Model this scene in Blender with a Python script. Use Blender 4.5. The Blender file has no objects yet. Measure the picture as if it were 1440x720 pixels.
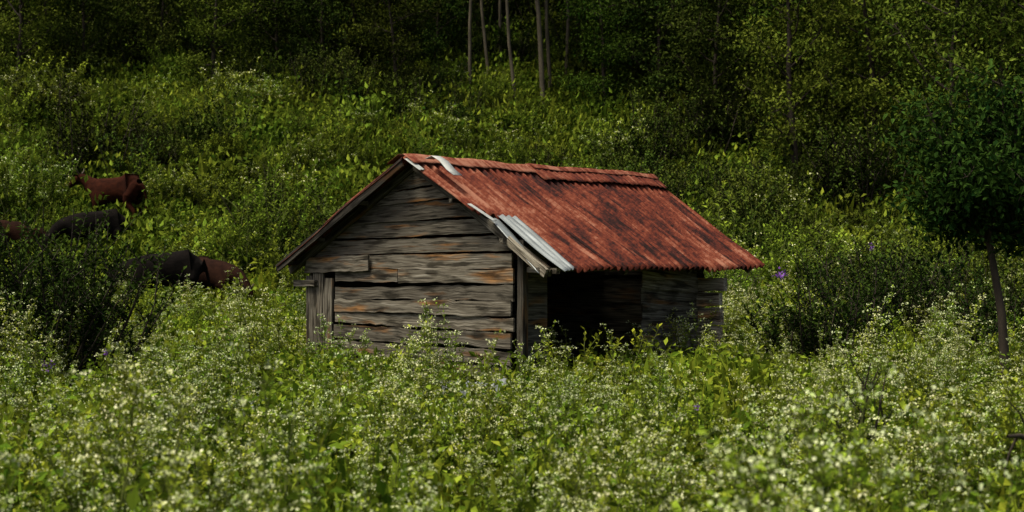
import bpy, math, random
import numpy as np
from mathutils import Vector, Matrix
random.seed(3); rng=np.random.default_rng(7)
S=bpy.context.scene
CZ=1.9; FPX=1900.0; HZ=380.0
def P(px,py,d): return np.array([(px-720)/FPX*d, d, CZ+(HZ-py)/FPX*d])
def link(o,parent=None):
    S.collection.objects.link(o)
    if parent is not None: o.parent=parent
    return o
# ------------------------------------------------ mesh builder
class MB:
    def __init__(s): s.v=[];s.n=0;s.lv=[];s.cnt=[];s.mat=[];s.tint=[];s.uv=[];s.smooth=[]
    def add(s,v,f,mat=0,tint=0.5,uv=None,smooth=False):
        v=np.asarray(v,float).reshape(-1,3); f=np.asarray(f,int)
        s.v.append(v); s.lv.append((f+s.n).ravel()); s.cnt.append(np.full(len(f),f.shape[1]))
        s.mat.append(np.full(len(f),mat)); s.smooth.append(np.full(len(f),smooth))
        s.tint.append(np.broadcast_to(np.asarray(tint,float),(len(f),)).copy())
        s.uv.append(np.zeros((len(v),3)) if uv is None else np.asarray(uv,float).reshape(-1,3))
        s.n+=len(v)
    def mesh(s,name,mats):
        me=bpy.data.meshes.new(name)
        v=np.concatenate(s.v); lv=np.concatenate(s.lv); c=np.concatenate(s.cnt)
        me.vertices.add(len(v)); me.vertices.foreach_set("co",v.ravel())
        me.loops.add(len(lv)); me.loops.foreach_set("vertex_index",lv.astype(np.int32))
        me.polygons.add(len(c)); st=np.concatenate([[0],np.cumsum(c)[:-1]])
        me.polygons.foreach_set("loop_start",st.astype(np.int32))
        me.polygons.foreach_set("material_index",np.concatenate(s.mat).astype(np.int32))
        me.polygons.foreach_set("use_smooth",np.concatenate(s.smooth))
        for m in mats: me.materials.append(m)
        a=me.attributes.new("tint",'FLOAT','FACE'); a.data.foreach_set("value",np.concatenate(s.tint).astype(np.float32))
        a=me.attributes.new("guv",'FLOAT_VECTOR','POINT'); a.data.foreach_set("vector",np.concatenate(s.uv).astype(np.float32).ravel())
        me.update(calc_edges=True); me.validate()
        return me
    def obj(s,name,mats,parent=None):
        return link(bpy.data.objects.new(name,s.mesh(name,mats)),parent)
def unit(a): return a/(np.linalg.norm(a,axis=-1,keepdims=True)+1e-9)
DIA=(np.array([(0,0,0),(.45,.5,.1),(1,0,-.06),(.45,-.5,.1)]),np.array([[0,3,2,1]]))
HEX=(np.array([(0,0,0),(.28,.5,.09),(.66,.36,.06),(1,0,-.10),(.66,-.36,.06),(.28,-.5,.09)]),np.array([[0,5,4,3],[0,3,2,1]]))
def leaves(mb,pos,d,n,L,W,tpl=DIA,mat=0,tint=0.5):
    pos=np.atleast_2d(pos);N=len(pos)
    if N==0: return
    d=unit(np.broadcast_to(d,(N,3))); n=np.broadcast_to(n,(N,3))
    y=unit(np.cross(n,d)); z=np.cross(d,y)
    T,F=tpl; L=np.broadcast_to(L,(N,)); W=np.broadcast_to(W,(N,))
    v=pos[:,None,:]+T[None,:,0,None]*(d*L[:,None])[:,None,:]+T[None,:,1,None]*(y*W[:,None])[:,None,:]+T[None,:,2,None]*(z*L[:,None])[:,None,:]
    f=(F[None]+(np.arange(N)*len(T))[:,None,None]).reshape(-1,F.shape[1])
    tt=np.repeat(np.broadcast_to(tint,(N,)),len(F))
    mb.add(v.reshape(-1,3),f,mat,tt)
def tube(mb,pts,rad,sides=5,mat=0,tint=.5):
    pts=np.asarray(pts,float);n=len(pts);rad=np.broadcast_to(rad,(n,))
    t=unit(np.gradient(pts,axis=0)); ref=np.array([.31,.95,.1]) if abs(t[0][1])<.8 else np.array([1.,0,.1])
    a=unit(np.cross(t,ref)); b=np.cross(t,a)
    th=np.arange(sides)/sides*2*math.pi
    v=pts[:,None]+rad[:,None,None]*(np.cos(th)[None,:,None]*a[:,None]+np.sin(th)[None,:,None]*b[:,None])
    i=np.arange(n-1)[:,None]*sides; j=np.arange(sides)[None]; k=(j+1)%sides
    f=np.stack([i+j,i+k,i+sides+k,i+sides+j],-1).reshape(-1,4)
    L=np.concatenate([[0],np.cumsum(np.linalg.norm(np.diff(pts,axis=0),axis=1))])
    uv=np.stack([np.broadcast_to(L[:,None],(n,sides)),np.broadcast_to(th[None],(n,sides))*.1,np.zeros((n,sides))],-1)
    mb.add(v.reshape(-1,3),f,mat,tint,uv.reshape(-1,3),True)
def rdir(N,up=0.):
    a=rng.normal(size=(N,3)); a=unit(a); a[:,2]+=up; return unit(a)
# ------------------------------------------------ materials
def newmat(name):
    m=bpy.data.materials.new(name);m.use_nodes=True;nt=m.node_tree;nt.nodes.clear()
    return m,nt,nt.nodes,nt.links
def ramp(ns,stops):
    r=ns.new('ShaderNodeValToRGB'); e=r.color_ramp.elements
    e[0].position=stops[0][0]; e[0].color=(*stops[0][1],1); e[1].position=stops[-1][0]; e[1].color=(*stops[-1][1],1)
    for p,c in stops[1:-1]:
        q=e.new(p); q.color=(*c,1)
    return r
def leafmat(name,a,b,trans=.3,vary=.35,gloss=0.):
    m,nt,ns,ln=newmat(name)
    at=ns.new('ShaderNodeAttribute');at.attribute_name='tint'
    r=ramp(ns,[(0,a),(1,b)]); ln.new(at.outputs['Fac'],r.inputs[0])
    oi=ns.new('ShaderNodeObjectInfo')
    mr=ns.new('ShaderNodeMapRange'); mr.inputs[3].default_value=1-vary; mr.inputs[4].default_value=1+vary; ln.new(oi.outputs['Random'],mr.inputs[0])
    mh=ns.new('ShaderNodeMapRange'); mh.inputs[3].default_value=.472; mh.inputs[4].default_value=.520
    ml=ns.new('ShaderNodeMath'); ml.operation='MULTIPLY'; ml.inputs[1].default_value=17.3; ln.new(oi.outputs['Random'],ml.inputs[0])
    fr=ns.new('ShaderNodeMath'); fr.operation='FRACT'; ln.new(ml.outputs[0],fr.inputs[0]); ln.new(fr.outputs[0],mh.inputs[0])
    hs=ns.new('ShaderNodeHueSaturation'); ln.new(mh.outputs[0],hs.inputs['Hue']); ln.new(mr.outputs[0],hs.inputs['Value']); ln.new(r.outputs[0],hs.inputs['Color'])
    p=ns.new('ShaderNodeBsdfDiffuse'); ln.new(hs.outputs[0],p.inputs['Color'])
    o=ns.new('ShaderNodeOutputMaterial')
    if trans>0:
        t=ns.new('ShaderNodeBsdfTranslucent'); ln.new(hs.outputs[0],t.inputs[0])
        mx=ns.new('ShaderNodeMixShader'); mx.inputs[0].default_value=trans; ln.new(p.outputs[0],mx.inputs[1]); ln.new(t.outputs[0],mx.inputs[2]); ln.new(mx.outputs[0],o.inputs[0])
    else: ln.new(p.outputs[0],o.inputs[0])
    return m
def noisemat(name,stops,scale=4,rough=.85,bump=.3,detail=8,sc=(1,1,1),guv=False,metal=0,spec=.2,bs=.02):
    m,nt,ns,ln=newmat(name)
    if guv: c=ns.new('ShaderNodeAttribute'); c.attribute_name='guv'; co=c.outputs['Vector']
    else: c=ns.new('ShaderNodeTexCoord'); co=c.outputs['Object']
    mp=ns.new('ShaderNodeMapping'); mp.inputs['Scale'].default_value=sc; ln.new(co,mp.inputs[0])
    n=ns.new('ShaderNodeTexNoise'); n.inputs['Scale'].default_value=scale; n.inputs['Detail'].default_value=detail; n.inputs['Roughness'].default_value=.65; ln.new(mp.outputs[0],n.inputs['Vector'])
    r=ramp(ns,stops); ln.new(n.outputs['Fac'],r.inputs[0])
    p=ns.new('ShaderNodeBsdfPrincipled'); p.inputs['Roughness'].default_value=rough; p.inputs['Metallic'].default_value=metal; p.inputs['Specular IOR Level'].default_value=spec
    ln.new(r.outputs[0],p.inputs['Base Color'])
    b=ns.new('ShaderNodeBump'); b.inputs['Strength'].default_value=bump; b.inputs['Distance'].default_value=bs; ln.new(n.outputs['Fac'],b.inputs['Height']); ln.new(b.outputs[0],p.inputs['Normal'])
    o=ns.new('ShaderNodeOutputMaterial'); ln.new(p.outputs[0],o.inputs[0]); return m
def woodmat(name,dark=1.0):
    m,nt,ns,ln=newmat(name)
    c=ns.new('ShaderNodeAttribute'); c.attribute_name='guv'
    t=ns.new('ShaderNodeAttribute'); t.attribute_name='tint'
    def mp(sc):
        q=ns.new('ShaderNodeMapping'); q.inputs['Scale'].default_value=sc; ln.new(c.outputs['Vector'],q.inputs[0]); return q.outputs[0]
    def nz(vec,s,d=6,dist=0):
        n=ns.new('ShaderNodeTexNoise'); n.inputs['Scale'].default_value=s; n.inputs['Detail'].default_value=d; n.inputs['Distortion'].default_value=dist; ln.new(vec,n.inputs['Vector']); return n.outputs['Fac']
    grain=nz(mp((1.0,26,26)),2.4,10,.6)
    patch=nz(mp((.7,3.6,3.6)),1.5,5)
    stain=nz(mp((1.5,7,7)),1.7,8)
    g=ramp(ns,[(.28,(.014*dark,.011*dark,.008*dark)),(.43,(.080*dark,.068*dark,.048*dark)),(.58,(.152*dark,.133*dark,.098*dark)),(.75,(.28*dark,.255*dark,.20*dark))]); ln.new(grain,g.inputs[0])
    orr=ramp(ns,[(.3,(.05*dark,.024*dark,.008*dark)),(.55,(.23*dark,.11*dark,.035*dark)),(.75,(.36*dark,.21*dark,.09*dark))]); ln.new(grain,orr.inputs[0])
    pm=ramp(ns,[(.56,(0,0,0)),(.67,(1,1,1))]); ln.new(patch,pm.inputs[0])
    mx=ns.new('ShaderNodeMixRGB'); ln.new(pm.outputs[0],mx.inputs[0]); ln.new(g.outputs[0],mx.inputs[1]); ln.new(orr.outputs[0],mx.inputs[2])
    sm=ramp(ns,[(.37,(.16,.15,.12)),(.50,(1,1,1))]); ln.new(stain,sm.inputs[0])
    m2=ns.new('ShaderNodeMixRGB'); m2.blend_type='MULTIPLY'; m2.inputs[0].default_value=.9; ln.new(mx.outputs[0],m2.inputs[1]); ln.new(sm.outputs[0],m2.inputs[2])
    hs=ns.new('ShaderNodeHueSaturation'); mr=ns.new('ShaderNodeMapRange'); mr.clamp=False; mr.inputs[3].default_value=.45; mr.inputs[4].default_value=1.35; ln.new(t.outputs['Fac'],mr.inputs[0]); ln.new(mr.outputs[0],hs.inputs['Value']); ln.new(m2.outputs[0],hs.inputs['Color'])
    p=ns.new('ShaderNodeBsdfPrincipled'); p.inputs['Roughness'].default_value=.85; p.inputs['Specular IOR Level'].default_value=.15; ln.new(hs.outputs[0],p.inputs['Base Color'])
    b=ns.new('ShaderNodeBump'); b.inputs['Strength'].default_value=.6; b.inputs['Distance'].default_value=.010; ln.new(grain,b.inputs['Height']); ln.new(b.outputs[0],p.inputs['Normal'])
    o=ns.new('ShaderNodeOutputMaterial'); ln.new(p.outputs[0],o.inputs[0]); return m
def rustmat(name):
    m,nt,ns,ln=newmat(name)
    c=ns.new('ShaderNodeAttribute'); c.attribute_name='guv'
    t=ns.new('ShaderNodeAttribute'); t.attribute_name='tint'
    def nz(sc,s,d=6):
        q=ns.new('ShaderNodeMapping'); q.inputs['Scale'].default_value=sc; ln.new(c.outputs['Vector'],q.inputs[0])
        n=ns.new('ShaderNodeTexNoise'); n.inputs['Scale'].default_value=s; n.inputs['Detail'].default_value=d; n.inputs['Roughness'].default_value=.7; ln.new(q.outputs[0],n.inputs['Vector']); return n.outputs['Fac']
    streak=nz((8,.5,1),1.6,8); blot=nz((1.3,1.,1),1.5,7); fine=nz((14,9,1),2.,6)
    r=ramp(ns,[(.38,(.012,.005,.004)),(.45,(.038,.010,.007)),(.51,(.088,.018,.009)),(.59,(.145,.036,.017)),(.70,(.26,.11,.065))])
    def ma(a,k,b):
        q=ns.new('ShaderNodeMath'); q.operation='MULTIPLY_ADD'; q.inputs[1].default_value=k; ln.new(a,q.inputs[0])
        if isinstance(b,float): q.inputs[2].default_value=b
        else: ln.new(b,q.inputs[2])
        return q.outputs[0]
    v=ma(t.outputs['Fac'],.16,ma(fine,.42,ma(blot,.66,ma(streak,.84,-.54))))
    ln.new(v,r.inputs[0])
    p=ns.new('ShaderNodeBsdfPrincipled'); p.inputs['Roughness'].default_value=.85; p.inputs['Specular IOR Level'].default_value=.12; ln.new(r.outputs[0],p.inputs['Base Color'])
    b=ns.new('ShaderNodeBump'); b.inputs['Strength'].default_value=.4; b.inputs['Distance'].default_value=.006; ln.new(fine,b.inputs['Height']); ln.new(b.outputs[0],p.inputs['Normal'])
    o=ns.new('ShaderNodeOutputMaterial'); ln.new(p.outputs[0],o.inputs[0]); return m
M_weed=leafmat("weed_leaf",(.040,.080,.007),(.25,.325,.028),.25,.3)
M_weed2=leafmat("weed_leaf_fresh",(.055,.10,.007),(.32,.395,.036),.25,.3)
M_flower=leafmat("weed_flower",(.28,.33,.11),(.58,.60,.34),0,.25)
M_purple=leafmat("purple_petal",(.14,.06,.30),(.28,.16,.5),.25,.2)
M_stem=noisemat("weed_stem",[(.3,(.05,.06,.012)),(.7,(.13,.15,.03))],20,bump=0)
M_shrub=leafmat("shrub_leaf",(.015,.036,.004),(.235,.315,.030),.25,.45)
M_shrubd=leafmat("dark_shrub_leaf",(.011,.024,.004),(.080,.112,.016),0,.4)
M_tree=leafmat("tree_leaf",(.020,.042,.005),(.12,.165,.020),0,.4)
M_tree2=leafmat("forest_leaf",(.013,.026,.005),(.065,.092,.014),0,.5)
M_treed=leafmat("dark_tree_leaf",(.006,.018,.004),(.042,.080,.012),.1,.2)  # darker green foliage for the slender tree and dark shrubs
M_bark=noisemat("tree_bark",[(.3,(.016,.012,.008)),(.7,(.055,.042,.028))],6,sc=(1,1,.3),bump=.6)
M_pale=noisemat("pale_bark",[(.3,(.035,.030,.018)),(.7,(.115,.095,.06))],5,sc=(1,1,.3),bump=.4)
M_ground=noisemat("ground_soil",[(.3,(.010,.013,.003)),(.6,(.020,.028,.004)),(.8,(.032,.034,.008))],1.5,bump=.6,spec=0.,rough=1)
M_wood=woodmat("weathered_plank"); M_woodd=woodmat("dark_plank",.95)
M_rust=rustmat("rusted_iron")
M_galv=noisemat("galvanised_iron",[(.3,(.10,.11,.105)),(.55,(.22,.24,.23)),(.8,(.38,.40,.39))],1.6,rough=.5,bump=.15,sc=(5,.6,1),guv=True,metal=.2,spec=.5)
M_white=noisemat("pale_flashing",[(.3,(.26,.27,.24)),(.7,(.45,.46,.42))],6,rough=.5)
# ------------------------------------------------ terrain
def H(x,y):
    x=np.asarray(x,float);y=np.asarray(y,float)
    k=2.5; s=(y-28-.03*x)/k
    r=.47*k*np.logaddexp(0,s)
    b=.10*np.sin(.55*x+1.3)*np.sin(.43*y+.5)+.05*np.sin(1.3*x+.7*y)
    far=np.clip((y-24)/10,0,1)
    b2=.45*np.sin(.31*x+.6)*np.sin(.27*y+1.1)*far
    return .12+.02*y+r+b*.6+b2
def vn(x,y,f,seed=0):
    r=np.random.default_rng(seed); o=np.zeros_like(np.asarray(x,float))
    for i in range(5):
        a=r.uniform(0,6.28);ff=f*r.uniform(.6,1.5); o=o+np.sin(ff*(np.cos(a)*x+np.sin(a)*y)+r.uniform(0,6.28))
    return o/5*1.5
xs=np.concatenate([np.linspace(-90,-25,20)[:-1],np.linspace(-25,25,101),np.linspace(25,90,20)[1:]]); ys=np.concatenate([np.linspace(-30,60,181),np.linspace(60,140,41)[1:]])
X,Y=np.meshgrid(xs,ys); V=np.stack([X,Y,H(X,Y)],-1).reshape(-1,3)
nx=len(xs); i=np.arange(len(ys)-1)[:,None]*nx; j=np.arange(nx-1)[None]
mb=MB(); mb.add(V,np.stack([i+j,i+j+1,i+nx+j+1,i+nx+j],-1).reshape(-1,4),0,.5,None,True); mb.obj("ground",[M_ground])
# ------------------------------------------------ plants
def curve(p0,d,L,n,bend=0.,wig=.04):
    pts=[np.array(p0,float)];d=np.array(d,float);d/=np.linalg.norm(d)
    for q in range(n):
        d=d+rng.normal(size=3)*wig+np.array([0,0,bend]); d/=np.linalg.norm(d)
        pts.append(pts[-1]+d*L/n)
    return np.array(pts)
def samp(pts,t):
    t=np.clip(t,0,.9999)*(len(pts)-1); i=np.floor(t).astype(int); f=(t-i)[...,None]
    return pts[i]*(1-f)+pts[i+1]*f
def shoot_leaves(mb,pts,n,L0,L1,mat,wf=.5,tpl=DIA,t0=.12,tb=.0,elev=.35,tt=1.):
    t=np.linspace(t0,1,n); p=samp(pts,t); az=rng.uniform(0,6.28)+np.arange(n)*2.4+rng.normal(size=n)*.3
    e=elev+rng.normal(size=n)*.3+t*.35
    d=np.stack([np.cos(az)*np.cos(e),np.sin(az)*np.cos(e),np.sin(e)],-1)
    nr=np.stack([-np.cos(az)*np.sin(e),-np.sin(az)*np.sin(e),np.cos(e)],-1)+rng.normal(size=(n,3))*.25
    L=L0+(L1-L0)*t; L=L*rng.uniform(.7,1.2,n)
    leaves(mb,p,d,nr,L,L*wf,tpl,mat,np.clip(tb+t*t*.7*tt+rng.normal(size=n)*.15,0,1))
def corymb(mb,c,R,n,mat,size=.014):
    a=rng.uniform(0,6.28,n); r=R*np.sqrt(rng.uniform(0,1,n))
    p=c+np.stack([np.cos(a)*r,np.sin(a)*r,.3*(R-r)+rng.normal(size=n)*.005],-1)
    leaves(mb,p,rdir(n,.2),rdir(n,.8),size*rng.uniform(.7,1.4,n),size,DIA,mat,rng.uniform(0,1,n))
def weed(stems,flowers,Hh=1.,leafL=.09,tpl=HEX,mat=0,fl=1.):
    mb=MB()
    for s in range(stems):
        a=rng.uniform(0,6.28); r=rng.uniform(0,.13); lean=rng.uniform(.03,.26)
        h=Hh*rng.uniform(.55,1.0)
        st=curve((math.cos(a)*r,math.sin(a)*r,-.05),(math.cos(a)*lean,math.sin(a)*lean,1),h,6,.03,.06)
        tube(mb,st,np.linspace(.006,.002,7),3,1)
        shoot_leaves(mb,st,int(20*h),leafL,leafL*.45,mat,.5,tpl,elev=.2)
        nb=int(rng.integers(5,8))
        for b in range(nb):
            t=rng.uniform(.45,.97); az=rng.uniform(0,6.28); p=samp(st,np.array([t]))[0]
            br=curve(p,(math.cos(az),math.sin(az),1.4),h*rng.uniform(.10,.24),3,.12,.05)
            tube(mb,br,np.linspace(.003,.0012,3+1),3,1)
            shoot_leaves(mb,br,5,leafL*.6,leafL*.35,mat,.5,tpl,tb=.35)
            if flowers and rng.uniform()<fl: corymb(mb,br[-1]+rng.normal(size=3)*.01,.038,int(rng.integers(8,13)),2)
        if flowers: corymb(mb,st[-1],.05,15,2)
    return mb
def grass(n,h):
    mb=MB(); a=rng.uniform(0,6.28,n); r=.22*np.sqrt(rng.uniform(0,1,n)); p=np.stack([np.cos(a)*r,np.sin(a)*r,np.full(n,-.03)],-1)
    d=rdir(n,0)*.45; d[:,2]=1
    leaves(mb,p,d,rdir(n),h*rng.uniform(.5,1.1,n),.007,HEX,0,rng.uniform(.1,.8,n))
    m=80; p=np.stack([rng.uniform(-.35,.35,m),rng.uniform(-.35,.35,m),rng.uniform(.05,h,m)],-1)
    leaves(mb,p,rdir(m,.2),rdir(m,1.2),.08*rng.uniform(.6,1.2,m),.045,DIA,0,rng.uniform(0,.7,m))
    return mb
def shrub(ns_,h,rad,leafL,per,sub=3,tipflower=0,wf=.48,lean=.6):
    mb=MB()
    for s in range(ns_):
        a=rng.uniform(0,6.28); r=rad*.35*rng.uniform(0,1)
        le=rng.uniform(.05,lean); hh=h*rng.uniform(.55,1.)*(1-.25*le)
        st=curve((math.cos(a)*r,math.sin(a)*r,-.1),(math.cos(a)*le,math.sin(a)*le,1),hh,6,.02,.09)
        tube(mb,st,np.linspace(.014,.004,7),4,1)
        shoot_leaves(mb,st,per,leafL*.9,leafL*.7,0,wf,t0=.2)
        for b in range(sub):
            t=rng.uniform(.3,.9); az=rng.uniform(0,6.28); p=samp(st,np.array([t]))[0]
            br=curve(p,(math.cos(az),math.sin(az),.9),hh*rng.uniform(.18,.36),3,.12,.1)
            tube(mb,br,np.linspace(.006,.002,4),3,1)
            shoot_leaves(mb,br,int(per*.7),leafL*.85,leafL*.65,0,wf,t0=.1,tb=.5*(t-.4))
            if tipflower: corymb(mb,br[-1],.07,tipflower,2,.028)
        if tipflower: corymb(mb,st[-1],.09,tipflower,2,.028)
    return mb
def tree(h,r,cb,cr,limbs,tw,lpc,leafL,spread=.38,lean=0.,trunkwig=.05,up=.5):
    mb=MB(); tr=curve((0,0,-.3),(lean,0,1),h,10,.02,trunkwig)
    tube(mb,tr,np.linspace(r,r*.25,11)**1.0,8,1)
    for l in range(limbs):
        t=cb/h+(1-cb/h)*((l+rng.uniform(0,.8))/limbs); t=min(t,.98); az=l*2.4+rng.normal()*.4
        p=samp(tr,np.array([t]))[0]; ll=cr*(1-.45*abs(t-.6))*rng.uniform(.7,1.15)
        br=curve(p,(math.cos(az),math.sin(az),up*rng.uniform(.4,1.6)),ll,6,.03,.12)
        tube(mb,br,np.linspace(r*.38*(1.15-t*.6),r*.08,7),5,1)
        for w in range(tw):
            q=rng.uniform(.25,1.); pp=samp(br,np.array([q]))[0]
            tg=curve(pp,rdir(1,.35)[0],ll*rng.uniform(.15,.4),3,.05,.15)
            tube(mb,tg,np.linspace(r*.09,r*.03,4),3,1)
            n=int(lpc*rng.uniform(.5,1.4)); c=samp(tg,rng.uniform(.3,1,n))
            off=rng.normal(size=(n,3))*np.array([spread,spread,spread*.5])*rng.uniform(.5,1.1)
            L=leafL*rng.uniform(.6,1.25,n)
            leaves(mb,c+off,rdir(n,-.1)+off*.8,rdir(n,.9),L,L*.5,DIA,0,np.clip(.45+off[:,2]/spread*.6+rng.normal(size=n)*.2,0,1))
    return mb
def coll(name,items):
    c=bpy.data.collections.new(name)
    for k,(mb,mats) in enumerate(items):
        nm=f"{name}_{chr(97+k)}"; c.objects.link(bpy.data.objects.new(nm,mb.mesh(nm,mats)))
    return c
def scatter(name,c,pts,idx,rot,scl):
    me=bpy.data.meshes.new(name); me.vertices.add(len(pts)); me.vertices.foreach_set("co",np.asarray(pts,np.float32).ravel())
    for nm,ty,key,d in (("idx",'INT',"value",np.asarray(idx,np.int32)),("rot",'FLOAT_VECTOR',"vector",np.asarray(rot,np.float32).ravel()),("scl",'FLOAT_VECTOR',"vector",np.asarray(scl,np.float32).ravel())):
        a=me.attributes.new(nm,ty,'POINT'); a.data.foreach_set(key,d)
    o=link(bpy.data.objects.new(name,me))
    ng=bpy.data.node_groups.new(name+"_nodes",'GeometryNodeTree')
    ng.interface.new_socket("Geometry",in_out='INPUT',socket_type='NodeSocketGeometry'); ng.interface.new_socket("Geometry",in_out='OUTPUT',socket_type='NodeSocketGeometry')
    N=ng.nodes;L=ng.links; gi=N.new('NodeGroupInput');go=N.new('NodeGroupOutput'); ip=N.new('GeometryNodeInstanceOnPoints')
    ci=N.new('GeometryNodeCollectionInfo'); ci.inputs['Collection'].default_value=c; ci.inputs['Separate Children'].default_value=True; ci.inputs['Reset Children'].default_value=True
    def na(nm,ty):
        q=N.new('GeometryNodeInputNamedAttribute'); q.data_type=ty; q.inputs[0].default_value=nm; return q.outputs[0]
    L.new(gi.outputs[0],ip.inputs['Points']); L.new(ci.outputs[0],ip.inputs['Instance']); ip.inputs['Pick Instance'].default_value=True
    L.new(na("idx",'INT'),ip.inputs['Instance Index']); L.new(na("rot",'FLOAT_VECTOR'),ip.inputs['Rotation']); L.new(na("scl",'FLOAT_VECTOR'),ip.inputs['Scale'])
    L.new(ip.outputs[0],go.inputs[0]); md=o.modifiers.new("instances",'NODES'); md.node_group=ng
    return o
C0=np.array([-2.67,17.51]);C1=np.array([0,15.2]);C2=np.array([2.53,18.13]);C3=C0+C2-C1
gd=(C1-C0)/np.linalg.norm(C1-C0); rd=(C2-C1)/np.linalg.norm(C2-C1); GL=np.linalg.norm(C1-C0); RL=np.linalg.norm(C2-C1)
def inhut(x,y,m=.25):
    a=(x-C0[0])*gd[0]+(y-C0[1])*gd[1]; b=(x-C0[0])*rd[0]+(y-C0[1])*rd[1]
    return (a>-m)&(a<GL+m)&(b>-m)&(b<RL+m)
def field(y0,y1,dens,mx=2.5,k=.40):
    A=(k*(y1*y1-y0*y0)+2*mx*(y1-y0)); n=int(A*dens)
    y=rng.uniform(y0,y1,n*3); x=rng.uniform(-1,1,n*3)*(k*y1+mx); ok=np.abs(x)<k*y+mx
    return x[ok][:n],y[ok][:n]
def place(x,y,s,var,tilt=.12,sink=0):
    n=len(x); pts=np.stack([x,y,H(x,y)-sink],-1); rot=np.stack([rng.normal(size=n)*tilt,rng.normal(size=n)*tilt,rng.uniform(0,6.28,n)],-1)
    sc=np.stack([s,s,s*rng.uniform(.85,1.15,n)],-1); return pts,rot,sc
cows=[(222,383,24.5,200,.98,0,1),(302,393,25.2,-35,.88,1,1),(160,250,31.5,160,.95,2,0),(128,287,29.5,215,.92,0,1),(20,283,29.,10,.85,1,1)]
cowxy=np.array([[(c[0]-720)/FPX*c[2],c[2]] for c in cows])
def nearcow(x,y,r=.55,front=.6):
    m=np.zeros(len(x),bool)
    for i_,(cx,cy) in enumerate(cowxy):
        fr=1.8 if i_<2 else (.9 if i_==2 else front)
        dx=x-cx*y/cy; dy=cy-y
        m|=(np.hypot(x-cx,y-cy)<r)|((np.abs(dx)<r*1.1)&(dy>-.2)&(dy<fr))
    return m
# meadow
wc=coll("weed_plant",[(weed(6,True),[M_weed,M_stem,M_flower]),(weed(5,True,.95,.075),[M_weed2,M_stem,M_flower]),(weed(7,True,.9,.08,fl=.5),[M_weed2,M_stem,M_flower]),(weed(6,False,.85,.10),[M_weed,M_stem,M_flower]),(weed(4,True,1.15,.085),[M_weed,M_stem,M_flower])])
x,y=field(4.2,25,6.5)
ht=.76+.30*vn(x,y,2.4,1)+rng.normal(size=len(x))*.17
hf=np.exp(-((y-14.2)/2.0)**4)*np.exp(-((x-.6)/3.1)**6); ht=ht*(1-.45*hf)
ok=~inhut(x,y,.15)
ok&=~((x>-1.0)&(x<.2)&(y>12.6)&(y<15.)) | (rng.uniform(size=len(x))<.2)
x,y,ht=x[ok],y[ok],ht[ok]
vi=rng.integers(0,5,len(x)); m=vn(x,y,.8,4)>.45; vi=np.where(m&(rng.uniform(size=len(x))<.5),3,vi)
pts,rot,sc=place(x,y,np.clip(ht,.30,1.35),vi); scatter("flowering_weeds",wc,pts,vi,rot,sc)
gc=coll("grass_tuft",[(grass(36,.35),[M_weed]),(grass(36,.42),[M_weed2]),(grass(36,.28),[M_weed]),(grass(36,.35),[M_shrub])])
x,y=field(4.0,27,5.5); ok=~inhut(x,y,-.05)&~((x>-1.0)&(x<.2)&(y>13.7)&(y<14.9)); x,y=x[ok],y[ok]
x2,y2=field(27,46,3.0); vi=np.concatenate([rng.integers(0,3,len(x)),np.full(len(x2),3)]); x=np.concatenate([x,x2]); y=np.concatenate([y,y2])
pts,rot,sc=place(x,y,rng.uniform(.8,1.4,len(x))*np.clip(y/18,1,1.8),vi); scatter("grass",gc,pts,vi,rot,sc)
# hillside scrub
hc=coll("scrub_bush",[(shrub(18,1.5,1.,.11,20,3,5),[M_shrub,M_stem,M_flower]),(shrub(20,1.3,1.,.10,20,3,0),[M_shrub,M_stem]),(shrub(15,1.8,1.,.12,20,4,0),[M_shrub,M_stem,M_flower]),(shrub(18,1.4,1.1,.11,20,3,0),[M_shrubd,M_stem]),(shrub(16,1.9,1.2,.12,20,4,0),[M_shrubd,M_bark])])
x,y=field(21,45,2.2,4)
keep=~nearcow(x,y)&~inhut(x,y,.9)&((y>24)|(vn(x,y,.7,9)>-.1)); x,y=x[keep],y[keep]
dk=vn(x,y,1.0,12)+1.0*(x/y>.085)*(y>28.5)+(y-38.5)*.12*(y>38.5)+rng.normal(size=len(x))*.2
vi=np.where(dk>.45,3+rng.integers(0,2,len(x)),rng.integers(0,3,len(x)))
s=(.80+.46*vn(x,y,1.9,5)+rng.normal(size=len(x))*.18)*np.where(y<24,.7,1)
lowc=np.zeros(len(x),bool)
for i_,(cx,cy) in enumerate(cowxy):
    lowc|=(np.abs(x-cx*y/cy)<1.2)&(cy-y>0)&(cy-y<4.5)
s=np.clip(s,.48,1.8); s=np.where(lowc,np.clip(s,.42,.55),s)
tz=(x/y>-.045)&(x/y<.045)&(y>37); s=np.where(tz,np.clip(s,.4,.75),s)
pts,rot,sc=place(x,y,s,vi); scatter("hillside_scrub",hc,pts,vi,rot,sc)
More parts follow.
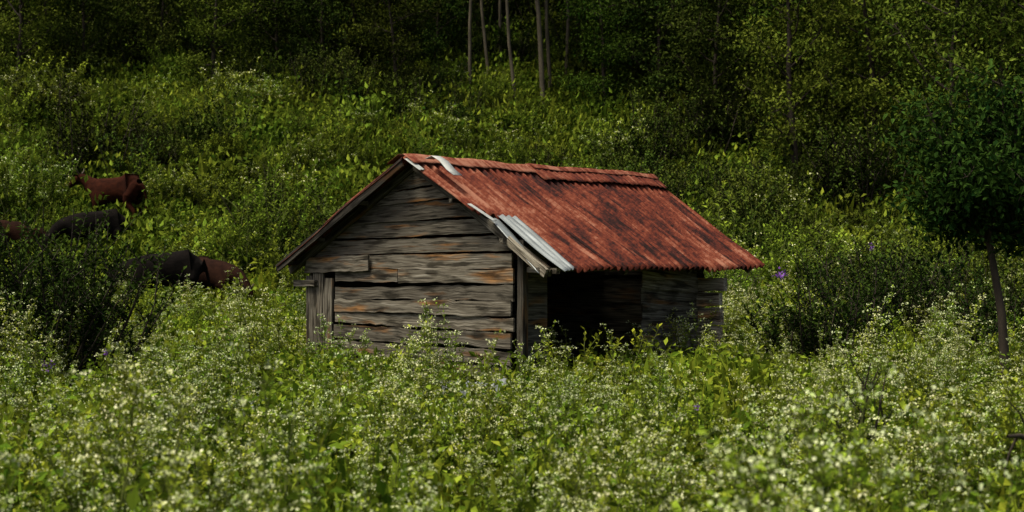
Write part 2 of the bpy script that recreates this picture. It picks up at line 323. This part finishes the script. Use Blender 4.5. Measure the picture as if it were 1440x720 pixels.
# forest
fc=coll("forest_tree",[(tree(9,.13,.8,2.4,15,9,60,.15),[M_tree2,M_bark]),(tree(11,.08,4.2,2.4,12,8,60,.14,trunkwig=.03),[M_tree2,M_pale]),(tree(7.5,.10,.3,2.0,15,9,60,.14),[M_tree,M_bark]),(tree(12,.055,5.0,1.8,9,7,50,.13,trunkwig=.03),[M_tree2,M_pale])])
x,y=field(43,62,.25,8,.42); vi=rng.choice([0,0,2],len(x)); s=rng.uniform(.8,1.25,len(x))
c=(x>-2.4)&(x<2.2)&(y<45); x,y,vi,s=x[~c],y[~c],vi[~c],s[~c]
E=((662,41,3),(728,40.5,3),(765,40.5,1),(776,41,3),(703,43,3),(795,42,3),(690,42,3))
ex=np.array([(a-720)/FPX*b for a,b,_ in E]); ey=np.array([b for _,b,_ in E])
x=np.concatenate([x,ex]); y=np.concatenate([y,ey]); vi=np.concatenate([vi,[q for _,_,q in E]]); s=np.concatenate([s,np.full(len(E),1.1)])
pts,rot,sc=place(x,y,s,vi,.02); scatter("forest",fc,pts,vi,rot,sc)
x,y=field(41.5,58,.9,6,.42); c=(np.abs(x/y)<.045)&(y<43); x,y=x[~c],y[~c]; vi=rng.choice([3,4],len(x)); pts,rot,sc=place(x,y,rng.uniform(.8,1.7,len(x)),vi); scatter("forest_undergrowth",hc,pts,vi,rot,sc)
bt=[tree(6.5,.11,.7,2.1,16,8,70,.14).mesh("broadleaf_a",[M_tree,M_bark]),tree(7.5,.12,.9,2.3,17,8,70,.14).mesh("broadleaf_b",[M_tree,M_bark]),tree(5.5,.09,.5,1.8,15,8,70,.13).mesh("broadleaf_c",[M_tree2,M_bark])]
for k,(px,d,mi,sc_) in enumerate([(1000,38,2,1.),(1120,35,1,.9),(1230,36,0,1.),(1330,32,1,.95),(1440,30,0,1.),(1180,40,0,1.1),(1400,36,1,1.1),(1060,42,1,1.1),(870,42,0,.9),(930,40,2,1.),(560,40,2,.8),(450,41.5,2,.8),(300,39.5,0,.75),(120,41,2,.9),(20,40,1,.8),(610,42.5,2,.8),(850,40,0,.7),(500,42,0,.8),(390,42,2,.8),(220,42,2,.9)]):
    o=link(bpy.data.objects.new("broadleaf_tree",bt[mi])); xx=(px-720)/FPX*d; o.location=(xx,d,float(H(xx,d))); o.rotation_euler=(0,0,k*1.7); o.scale=(sc_,)*3
# ------------------------------------------------ slender tree at right
mb=MB(); T=[P(1417,560,14),P(1412,500,14),P(1408,440,14),P(1398,380,14.05),P(1392,345,14.1)]
tube(mb,T,[.056,.050,.043,.038,.034],8,1)
def bough(p,q,r0,r1,n=8,tw=7,lp=50,spread=.15):
    p=np.array(p);q=np.array(q);mid=(p+q)/2+rng.normal(size=3)*.08
    tt=np.linspace(0,1,7)[:,None]; c=(1-tt)**2*p+2*tt*(1-tt)*mid+tt**2*q; tube(mb,c,np.linspace(r0,r1,7),6,1)
    for w in range(tw*2):
        s_=samp(c,np.array([rng.uniform(.35,1)]))[0]; tg=curve(s_,rdir(1,.3)[0],rng.uniform(.15,.5),3,.05,.15); tube(mb,tg,np.linspace(.008,.003,4),3,1)
        n=int(lp*rng.uniform(.4,1.4)); cc=samp(tg,rng.uniform(.2,1,n)); off=rng.normal(size=(n,3))*spread*np.array([1,1,.6]); L=.08*rng.uniform(.6,1.3,n)
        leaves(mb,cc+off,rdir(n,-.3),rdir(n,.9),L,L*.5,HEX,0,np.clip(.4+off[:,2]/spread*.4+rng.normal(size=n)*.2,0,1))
f=T[-1]
for e,dd in (((1360,250),13.7),((1390,165),14.1),((1320,185),14.3),((1432,145),14.),((1455,240),13.8),((1340,315),14.4),((1360,125),14.3),((1480,190),14.4),((1430,290),14.2),((1308,285),14.),((1400,215),13.6),((1475,310),13.9),((1305,150),14.1),((1410,120),14.2),((1330,235),13.8)):
    bough(f+rng.normal(size=3)*.01+np.array([0,0,rng.uniform(0,.15)]),P(e[0],e[1],dd),.024,.008)
mb.obj("slender_tree",[M_treed,M_bark])
# ------------------------------------------------ single bushes
def bush(name,px,d,mb,mats,s=1.,rz=0,sink=0):
    o=mb.obj(name,mats); xx=(px-720)/FPX*d; o.location=(xx,d,float(H(xx,d))-sink); o.scale=(s,)*3; o.rotation_euler=(0,0,rz); return o
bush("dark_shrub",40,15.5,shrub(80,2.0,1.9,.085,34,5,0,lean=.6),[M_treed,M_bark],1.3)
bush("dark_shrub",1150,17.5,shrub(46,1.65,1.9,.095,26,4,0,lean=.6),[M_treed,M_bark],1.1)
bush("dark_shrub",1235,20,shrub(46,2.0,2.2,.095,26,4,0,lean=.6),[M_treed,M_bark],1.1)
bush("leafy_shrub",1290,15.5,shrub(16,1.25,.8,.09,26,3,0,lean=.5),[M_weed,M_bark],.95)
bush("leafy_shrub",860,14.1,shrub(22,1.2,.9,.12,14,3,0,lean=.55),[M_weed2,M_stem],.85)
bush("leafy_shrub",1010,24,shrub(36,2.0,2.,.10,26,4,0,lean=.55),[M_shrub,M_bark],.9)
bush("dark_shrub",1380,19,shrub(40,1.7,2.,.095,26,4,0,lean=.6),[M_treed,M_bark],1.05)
bush("dark_sapling",1212,10.2,shrub(9,1.1,.3,.05,30,3,0,lean=.3),[M_shrubd,M_bark],1.15)
tall=[(572,13.6,1.25),(590,13.3,1.05),(630,14.,1.15),(612,13.4,.9),(460,15.2,1.1),(755,13.2,1.0),(740,13,.85),(870,13.4,.85),(400,16,1.25),(1290,13,.95),(500,14.4,.9),(780,13.0,.9)]
x=np.array([(a-720)/FPX*b for a,b,c in tall]);y=np.array([b for a,b,c in tall]); vi=np.array([0,4]*6)
pts,rot,sc=place(x,y,np.array([c for a,b,c in tall]),vi,.05); scatter("tall_weeds",wc,pts,vi,rot,sc)
mb=MB()
for px,py,d,R in ((1098,387,15.8,.06),(1225,347,17.,.035),(68,512,12.8,.045),(150,495,13.2,.035),(980,572,10.5,.02)):
    c=P(px,py,d); n=26; off=rng.normal(size=(n,3))*R*.5; leaves(mb,c+off,rdir(n)+off*9,rdir(n),R*.6,R*.45,HEX,0,rng.uniform(0,1,n))
    tube(mb,[c,c+np.array([.01,.03,-.15]),c+np.array([.02,.1,-.4])],.004,3,1)
mb.obj("purple_flowers",[M_purple,M_stem])
mb=MB()
def dead(p,q,r):
    c=curve(p,np.array(q)-np.array(p),np.linalg.norm(np.array(q)-np.array(p)),7,0,.12); tube(mb,c,np.linspace(r,r*.3,8),6,0)
    for w in range(4):
        s_=samp(c,np.array([rng.uniform(.3,.9)]))[0]; tube(mb,curve(s_,rdir(1,.4)[0],.3,3,0,.15),np.linspace(r*.3,r*.1,4),4,0)
dead(P(1480,615,7.6),P(1405,645,7.4),.03)
mb.obj("dead_branch",[M_bark])
# ------------------------------------------------ wooden shack
shack=link(bpy.data.objects.new("wooden_shack",None))
def g3(a,b,z): return np.array([C0[0]+gd[0]*a+rd[0]*b,C0[1]+gd[1]*a+rd[1]*b,z])
G3=np.array([gd[0],gd[1],0]);R3=np.array([rd[0],rd[1],0]);Z3=np.array([0,0,1.])
def plank(mb,bl,br,tl,tr_,th,nrm,tint=.5,jit=.008,seg=14):
    bl,br,tl,tr_=map(np.asarray,(bl,br,tl,tr_)); L=np.linalg.norm(br-bl); Wd=np.linalg.norm(tl-bl)
    t=np.linspace(0,1,seg+1)[:,None]; up=unit(tl-bl)
    def jj():
        k=np.cumsum(rng.normal(size=seg+1))*.35+rng.normal(size=seg+1)*.4; return (k-k.mean())[:,None]*jit*up
    warp=(np.sin(t*3.14)*rng.normal()*.008)*nrm
    b=bl+(br-bl)*t+jj()+warp; u=tl+(tr_-tl)*t+jj()+warp; th_=th*nrm
    v=np.concatenate([b,u,b-th_,u-th_]); n=seg+1; i=np.arange(seg)
    F=[np.stack([i,i+1,n+i+1,n+i],-1),np.stack([2*n+i+1,2*n+i,3*n+i,3*n+i+1],-1),np.stack([n+i,n+i+1,3*n+i+1,3*n+i],-1),np.stack([2*n+i,2*n+i+1,i+1,i],-1),
       np.array([[0,n,3*n,2*n]]),np.array([[seg,2*n+seg,3*n+seg,n+seg]])]
    o=rng.uniform(0,40,2); U=t[:,0]*L+o[0]
    uv=np.concatenate([np.stack([U,np.full(n,o[1]),U*0],-1),np.stack([U,np.full(n,o[1]+Wd),U*0],-1),np.stack([U,np.full(n,o[1]),U*0+th],-1),np.stack([U,np.full(n,o[1]+Wd),U*0+th],-1)])
    mb.add(v,np.concatenate(F),0,tint,uv)
ZB=.38; AP=2.02; ZA=3.205
def rl(z): return max(0,AP-(ZA-.07-z)/.55)
def rr(z): return min(GL,AP+(ZA-.07-z)/.60)
mb=MB(); z=ZB; k=0; nF=-R3
while z<3.05:
    h=rng.uniform(.165,.24); z1=min(z+h,3.12); gap=.022
    tilt=.016*rng.normal()+.07*max(0,(z-1.7))
    a0=.56 if z<1.80 else 0
    al,ar=max(a0,rl(z)),rr(z); tl_,tr2=max(a0,rl(z1)),rr(z1)
    if tr2-tl_<.05: tl_=tr2=AP
    off=nF*(rng.uniform(-.014,.028))
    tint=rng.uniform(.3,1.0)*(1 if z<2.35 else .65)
    ext=rng.uniform(-.04,.03) if z<2.1 else -.02
    def q(a,zz): return g3(a,0,zz-tilt*(1-(a-al)/(ar-al+.01)))+off
    if k in (7,): 
        m_=al+(ar-al)*.38; plank(mb,q(al,z+gap),q(m_-.006,z+gap),q(tl_,z1),q(m_-.006,z1),.03,nF,tint,.010); plank(mb,q(m_+.006,z+gap),q(ar+ext,z+gap),q(m_+.006,z1),q(tr2+ext,z1),.03,nF,.8,.010)
    else: plank(mb,q(al,z+gap),q(ar+ext,z+gap),q(tl_,z1),q(tr2+ext,z1),.03,nF,tint,.012,28)
    z=z1; k+=1
mb.obj("gable_wall",[M_wood],shack)
mb=MB()
for a,w,zt in ((0.03,.13,1.83),(.175,.17,1.86),(.36,.17,1.80)):
    b=g3(a,0,.35)+nF*.02
    plank(mb,b,g3(a,0,zt)+nF*.02,b+G3*w,g3(a,0,zt)+G3*w+nF*.02,.03,nF,rng.uniform(.35,.7))
plank(mb,g3(.02,0,1.86)+nF*.05,g3(1.22,0,1.90)+nF*.05,g3(.08,0,2.06)+nF*.05,g3(1.22,0,2.09)+nF*.05,.025,nF,.95)
mb.obj("door",[M_wood],shack)
mb=MB()
def post(a,b,z0,z1,w=.1,tn=.5,mbx=None):
    p=g3(a,b,z0); q_=g3(a,b,z1); plank(mbx,p,q_,p+G3*w,q_+G3*w,w,nF,tn)
for (a,b,z1) in ((GL+.04,.04,2.24),(-.04,.1,2.02),(-.05,RL,2.0)): post(a,b,.2,z1,.09,.0,mb)
mb.obj("corner_posts",[M_wood],shack)
mb=MB()
def wall(p0,p1,z0,z1a,z1b,n,nrm,tn=(.2,.6)):
    zs=np.linspace(0,1,n+1)
    for i in range(n):
        za0=z0+(z1a-z0)*zs[i]; zb0=z0+(z1b-z0)*zs[i]; za1=z0+(z1a-z0)*zs[i+1]+.014; zb1=z0+(z1b-z0)*zs[i+1]+.014
        o=nrm*(.018*(i%2)+rng.uniform(0,.006))
        plank(mb,np.array([*p0,za0])+o,np.array([*p1,zb0])+o,np.array([*p0,za1])+o,np.array([*p1,zb1])+o,.015,nrm,rng.uniform(*tn),.003)
wall(C0+rd*.09,C3,.25,2.06,2.04,9,-G3)
wall(C3,C2+gd*.05,.25,2.04,2.04,9,R3)
wall(C3+gd*.7,C2-gd*.7,2.03,2.5,2.5,2,R3); wall(C3+gd*1.2,C2-gd*1.2,2.49,2.9,2.9,2,R3)
s0=C1+rd*2.5; wall(s0,C2-rd*.1,.25,2.08,1.98,9,G3,(.4,1.2))
wall(C1+rd*.16,C1+rd*.62,.25,2.2,2.18,1,G3,(.3,.4))
mb.obj("side_and_back_walls",[M_woodd],shack)
mb=MB()
z=.3
while z<1.74:
    h=rng.uniform(.19,.25); ex=rng.uniform(-.04,.05); p=np.array([*(C2-rd*.10),z]); q_=p+G3*(.38+ex)
    plank(mb,p,q_,p+Z3*(h-.02),q_+Z3*(h-.02),.09,nF,rng.uniform(1.6,2.6),.006); z+=h  # raised tint paints light into these boards, offsetting the roof overhang's shade
mb.obj("corner_boards",[M_wood],shack)
# roof
A=np.array([-1.305,16,3.205]);F_=np.array([2.005,19.84,3.205]);E0=np.array([.368,14.56,1.86]);E1=np.array([3.428,18.61,1.9])
W0=np.array([-3.04,17.5,1.95]);W1=np.array([.27,21.34,1.95])
def bil(a,f,e0,e1,s,t): s=s[...,None];t=t[...,None]; return (a*(1-s)+f*s)*(1-t)+(e0*(1-s)+e1*s)*t
def sheet(mb,quad,s0,s1,t0,t1,lift,tint,pitch=.13,amp=.030,t1b=None,nt=14,mat=0,sag=.0,twist=0,skew=0.):
    a,f,e0,e1=quad; RLn=np.linalg.norm(f-a); W=(s1-s0)*RLn; ns=max(8,int(W/pitch*8))
    u=np.linspace(0,1,ns+1)[:,None]; v=np.linspace(0,1,nt+1)[None]
    s=s0+(s1-s0)*u+v*skew; te=t1+((t1b if t1b is not None else t1)-t1)*u; rag=.004*np.sin(u*37+lift*900)
    t=t0+(te+rag-t0)*v
    p=bil(a,f,e0,e1,s,t); n=unit(np.cross(f-a,e0-a)); n=n*np.sign(n[2])
    d=amp*np.sin((s-v*skew)*RLn/pitch*2*math.pi)+lift+.012*np.sin(s*9+t*5)+.006*np.sin(s*31-t*11)+twist*(1-u)*v+sag*v*v
    p=p+d[...,None]*n
    I=np.arange(ns)[:,None]*(nt+1);J=np.arange(nt)[None]; F=np.stack([I+J,I+nt+1+J,I+nt+2+J,I+J+1],-1).reshape(-1,4)
    sl=np.linalg.norm(e0-a); o=rng.uniform(0,20)
    mb.add(p.reshape(-1,3),F,mat,tint,np.stack([s*RLn+o,t*sl+o,s*0],-1).reshape(-1,3),True)
QR=(A,F_,E0,E1);QL=(A,F_,W0,W1)
mb=MB()
sheet(mb,QR,.0,.135,.0,.50,.03,1.0,t1b=.58)
edges=[.125,.27,.415,.56,.71,.855,1.0]
for i in range(6):
    sheet(mb,QR,edges[i]-.012,edges[i+1]+.006,0,1.0+rng.uniform(-.016,.016),.040+.006*(i%2),.55+rng.uniform(-.3,.3)+.2*(i<2),nt=24,twist=.012*rng.uniform(-1,1))
for i in range(5): sheet(mb,QL,i*.2-.005,i*.2+.205,0,1.+rng.uniform(-.01,.02),.02+.004*(i%2),rng.uniform(.2,.6))
def cap(s0,s1,w,lift,tint):
    for Q,sg in ((QR,1),(QL,-1)):
        sheet(mb,Q,s0,s1,-.0,w,lift,tint,pitch=.5,amp=.003,nt=4)
cap(-.005,.27,.085,.084,1.5); cap(.26,.46,.08,.090,1.3)
sheet(mb,QR,.44,.72,-.01,.15,.098,.8,pitch=.12,amp=.006,nt=5); sheet(mb,QR,.70,1.01,-.01,.15,.104,.7,pitch=.12,amp=.006,nt=5); cap(.45,1.01,.05,.115,1.0)
ro=mb.obj("corrugated_roof",[M_rust],shack); md=ro.modifiers.new("thickness",'SOLIDIFY'); md.thickness=.003
mb=MB()
sheet(mb,QR,.060,.125,.55,1.04,.07,.5,pitch=.12,amp=.016,skew=-.028,t1b=1.0,twist=.03)
sheet(mb,QR,.035,.068,.56,.96,.03,.5,pitch=.2,amp=.010,skew=-.035,sag=-.07)
o=mb.obj("loose_metal_sheets",[M_galv],shack); o.modifiers.new("thickness",'SOLIDIFY').thickness=.003
mb=MB()
sheet(mb,QR,-.010,.008,.03,.14,.06,.5,pitch=.3,amp=.004)
sheet(mb,QR,-.0,.012,.46,.60,.06,.5,pitch=.3,amp=.004,skew=.02)
c=np.array([P(604,223,15.95),P(613,219,15.9),P(624,226,15.8),P(634,238,15.7),P(644,246,15.62)])
w=np.array([.05,.04,0.])[None]; v=np.concatenate([c-w,c+w]); ii=np.arange(4); mb.add(v,np.stack([ii,ii+1,ii+6,ii+5],-1),0,.5,v,True)
o=mb.obj("ridge_flashing",[M_white],shack); o.modifiers.new("thickness",'SOLIDIFY').thickness=.006
mb=MB()
def beam(p,q,w=.07,h=.09,tn=.4):
    p=np.array(p);q=np.array(q); side=unit(np.cross(q-p,Z3)); up=np.cross(side,unit(q-p)); up=up*np.sign(up[2])
    plank(mb,p-up*h/2+side*w/2,q-up*h/2+side*w/2,p+up*h/2+side*w/2,q+up*h/2+side*w/2,w,side,tn,.003,8)
dz=np.array([0,0,-.06])
for s_ in (.045,.35,.65,.97):
    a=A*(1-s_)+F_*s_; beam(a+dz,(E0*(1-s_)+E1*s_)*.95+a*.05+dz,.06,.09,.2); beam(a+dz,W0*(1-s_)+W1*s_+dz,.06,.09,.2)
for t_ in (.35,.7,.94):
    beam(A*(1-t_)+E0*t_+np.array([0,0,-.035])+R3*.02,F_*(1-t_)+E1*t_+np.array([0,0,-.035])-R3*.05,.05,.05,.3)
    beam(A*(1-t_)+W0*t_+np.array([0,0,-.035])+R3*.02,F_*(1-t_)+W1*t_+np.array([0,0,-.035]),.05,.05,.3)
beam(A+np.array([0,0,-.03]),W0+np.array([0,0,-.03]),.025,.10,-.2)
beam(P(714,338,15.05),P(768,384,14.6),.03,.10,1.6)
beam(P(735,379,15.3),P(785,381,14.75),.05,.06,1.0)
beam(P(416,398,17.6),P(445,398,17.3),.08,.08,.9)
mb.obj("roof_timbers",[M_wood],shack)
mb=MB(); v=np.array([g3(0.05,.05,.47),g3(GL-.05,.05,.47),g3(GL-.05,RL-.05,.47),g3(.05,RL-.05,.47)]); mb.add(v,[[0,1,2,3]],0,.2,v); mb.obj("earth_floor",[M_ground],shack)
mb=MB(); c=P(668,552,14.35); q=(c+np.array([-.4,.25,.08]),c+np.array([.35,.15,.13]),c+np.array([-.4,-.3,-.05]),c+np.array([.32,-.35,.01]))
sheet(mb,q,0,1,0,1,0,.5,pitch=.1,amp=.012); c=P(398,566,13.5); q=(c+np.array([-.4,.25,.03]),c+np.array([.4,.15,.06]),c+np.array([-.4,-.2,-.1]),c+np.array([.4,-.25,-.06]))
sheet(mb,q,0,1,0,1,0,.5,pitch=.1,amp=.012)
mb.obj("metal_sheet",[M_galv])
# ------------------------------------------------ cows
def furmat(name,a,b): return noisemat(name,[(.35,a),(.65,b)],6,rough=.95,bump=.5,sc=(1,1,1.5),spec=.05)
FM=[furmat("black_hide",(.003,.0025,.002),(.008,.006,.005)),furmat("brown_hide",(.010,.004,.0025),(.022,.009,.005)),furmat("red_hide",(.014,.004,.002),(.034,.009,.004))]
M_horn=noisemat("horn",[(.3,(.06,.045,.03)),(.7,(.12,.10,.07))],8)
M_eye=noisemat("eye",[(.3,(.005,.005,.005)),(.7,(.01,.01,.01))],8,rough=.2)
def cow(c):
    px,py,d,yaw,sc_,ci,graze=c
    x_=(px-720)/FPX*d; e=link(bpy.data.objects.new("cow",None)); e.location=(x_,d,float(H(x_,d))); e.rotation_euler=(0,0,math.radians(yaw)); e.scale=(sc_,)*3
    V=[];E=[];Rr=[]
    def ch(par,pts):
        for p in pts:
            V.append(p[:3]);Rr.append((p[3],p[4] if len(p)>4 else p[3]))
            if par is not None: E.append((par,len(V)-1))
            par=len(V)-1
        return par
    ch(None,[(-.25,0,1.0,.29,.34)])
    hip=ch(0,[(-.58,0,1.04,.25,.26)]); rump=ch(hip,[(-.78,0,1.06,.15,.17)])
    chest=ch(0,[(.12,0,.97,.29,.36),(.42,0,1.0,.25,.31)])
    if graze: nk=[(.66,0,.98,.16,.2),(.86,0,.80,.12,.15),(1.0,0,.60,.12,.13),(1.06,0,.42,.09,.1),(1.12,0,.26,.07,.07),(1.14,0,.2,.06,.055)]
    else: nk=[(.66,0,1.12,.16,.2),(.84,0,1.26,.12,.15),(1.0,0,1.33,.12,.13),(1.16,0,1.24,.09,.1),(1.30,0,1.13,.07,.07),(1.35,0,1.09,.06,.055)]
    ch(chest,nk)
    for sg in (1,-1):
        ch(chest,[(.42,sg*.17,.74,.11),(.40,sg*.18,.60,.08),(.43,sg*.18,.38,.055),(.42,sg*.18,.12,.04),(.46,sg*.18,.03,.05)])
        ch(hip,[(-.55,sg*.19,.80,.15),(-.50,sg*.19,.66,.10),(-.72,sg*.18,.44,.055),(-.69,sg*.18,.13,.042),(-.64,sg*.18,.03,.05)])
    ch(rump,[(-.88,0,1.0,.035),(-.94,0,.75,.022),(-.93,0,.5,.022),(-.93,0,.38,.045)])
    me=bpy.data.meshes.new("body"); me.from_pydata(V,E,[]); o=link(bpy.data.objects.new("body",me),e)
    o.modifiers.new("skin",'SKIN')
    sv=me.skin_vertices[0] if len(me.skin_vertices) else None
    if sv is None:
        bpy.context.view_layer.objects.active=o; sv=me.skin_vertices[0]
    for i,r in enumerate(Rr): sv.data[i].radius=r; sv.data[i].use_root=(i==0)
    o.modifiers["skin"].use_smooth_shade=True
    ss=o.modifiers.new("sub",'SUBSURF'); ss.levels=2; ss.render_levels=2; me.materials.append(FM[ci])
    hp=np.array(nk[2][:3]); fd=unit(np.array(nk[4][:3])-hp)
    mb=MB()
    for sg in (1,-1):
        b=hp+np.array([0,sg*.09,.02]); leaves(mb,b,np.array([-.1,sg*1.,.05]),np.array([.3,0,1]),.2,.1,HEX,0,.5)
        tube(mb,[b+np.array([0,-sg*.03,.07]),b+np.array([0,sg*.05,.14]),b+np.array([.03,sg*.09,.22])],[.022,.016,.004],6,1)
        ey=hp+fd*.13+np.array([0,sg*.1,.03]); tube(mb,[ey,ey+np.array([0,sg*.012,0])],[.02,.004],8,2)
    mb.obj("head_parts",[FM[ci],M_horn,M_eye],e)
for c in cows: cow(c)
# ------------------------------------------------ light, sky, camera
sd=Vector((-.38,-.24,.92)).normalized()
L=bpy.data.lights.new("sun",'SUN'); L.energy=4.4; L.angle=math.radians(22); L.color=(1,.96,.82)
so=link(bpy.data.objects.new("sun",L)); so.rotation_euler=sd.to_track_quat('Z','Y').to_euler()
w=bpy.data.worlds.new("World"); S.world=w; w.use_nodes=True; nt=w.node_tree; bg=nt.nodes['Background']; sk=nt.nodes.new('ShaderNodeTexSky'); sk.sky_type='NISHITA'; sk.sun_disc=False
sk.sun_elevation=math.asin(sd.z); sk.sun_rotation=math.atan2(sd.x,sd.y); sk.dust_density=6; sk.air_density=.8
nt.links.new(sk.outputs[0],bg.inputs[0]); bg.inputs[1].default_value=.15
cam=bpy.data.cameras.new("camera"); cam.lens=36*FPX/1440; cam.sensor_width=36; cam.clip_end=500; cam.clip_start=.1
co=link(bpy.data.objects.new("camera",cam)); co.location=(0,0,CZ); co.rotation_euler=(math.radians(90)+math.atan(20/FPX),0,0)
cam.dof.use_dof=True; cam.dof.focus_distance=16.5; cam.dof.aperture_fstop=2.5
S.camera=co
S.view_settings.view_transform='Standard'; S.view_settings.look='None'; S.view_settings.exposure=0
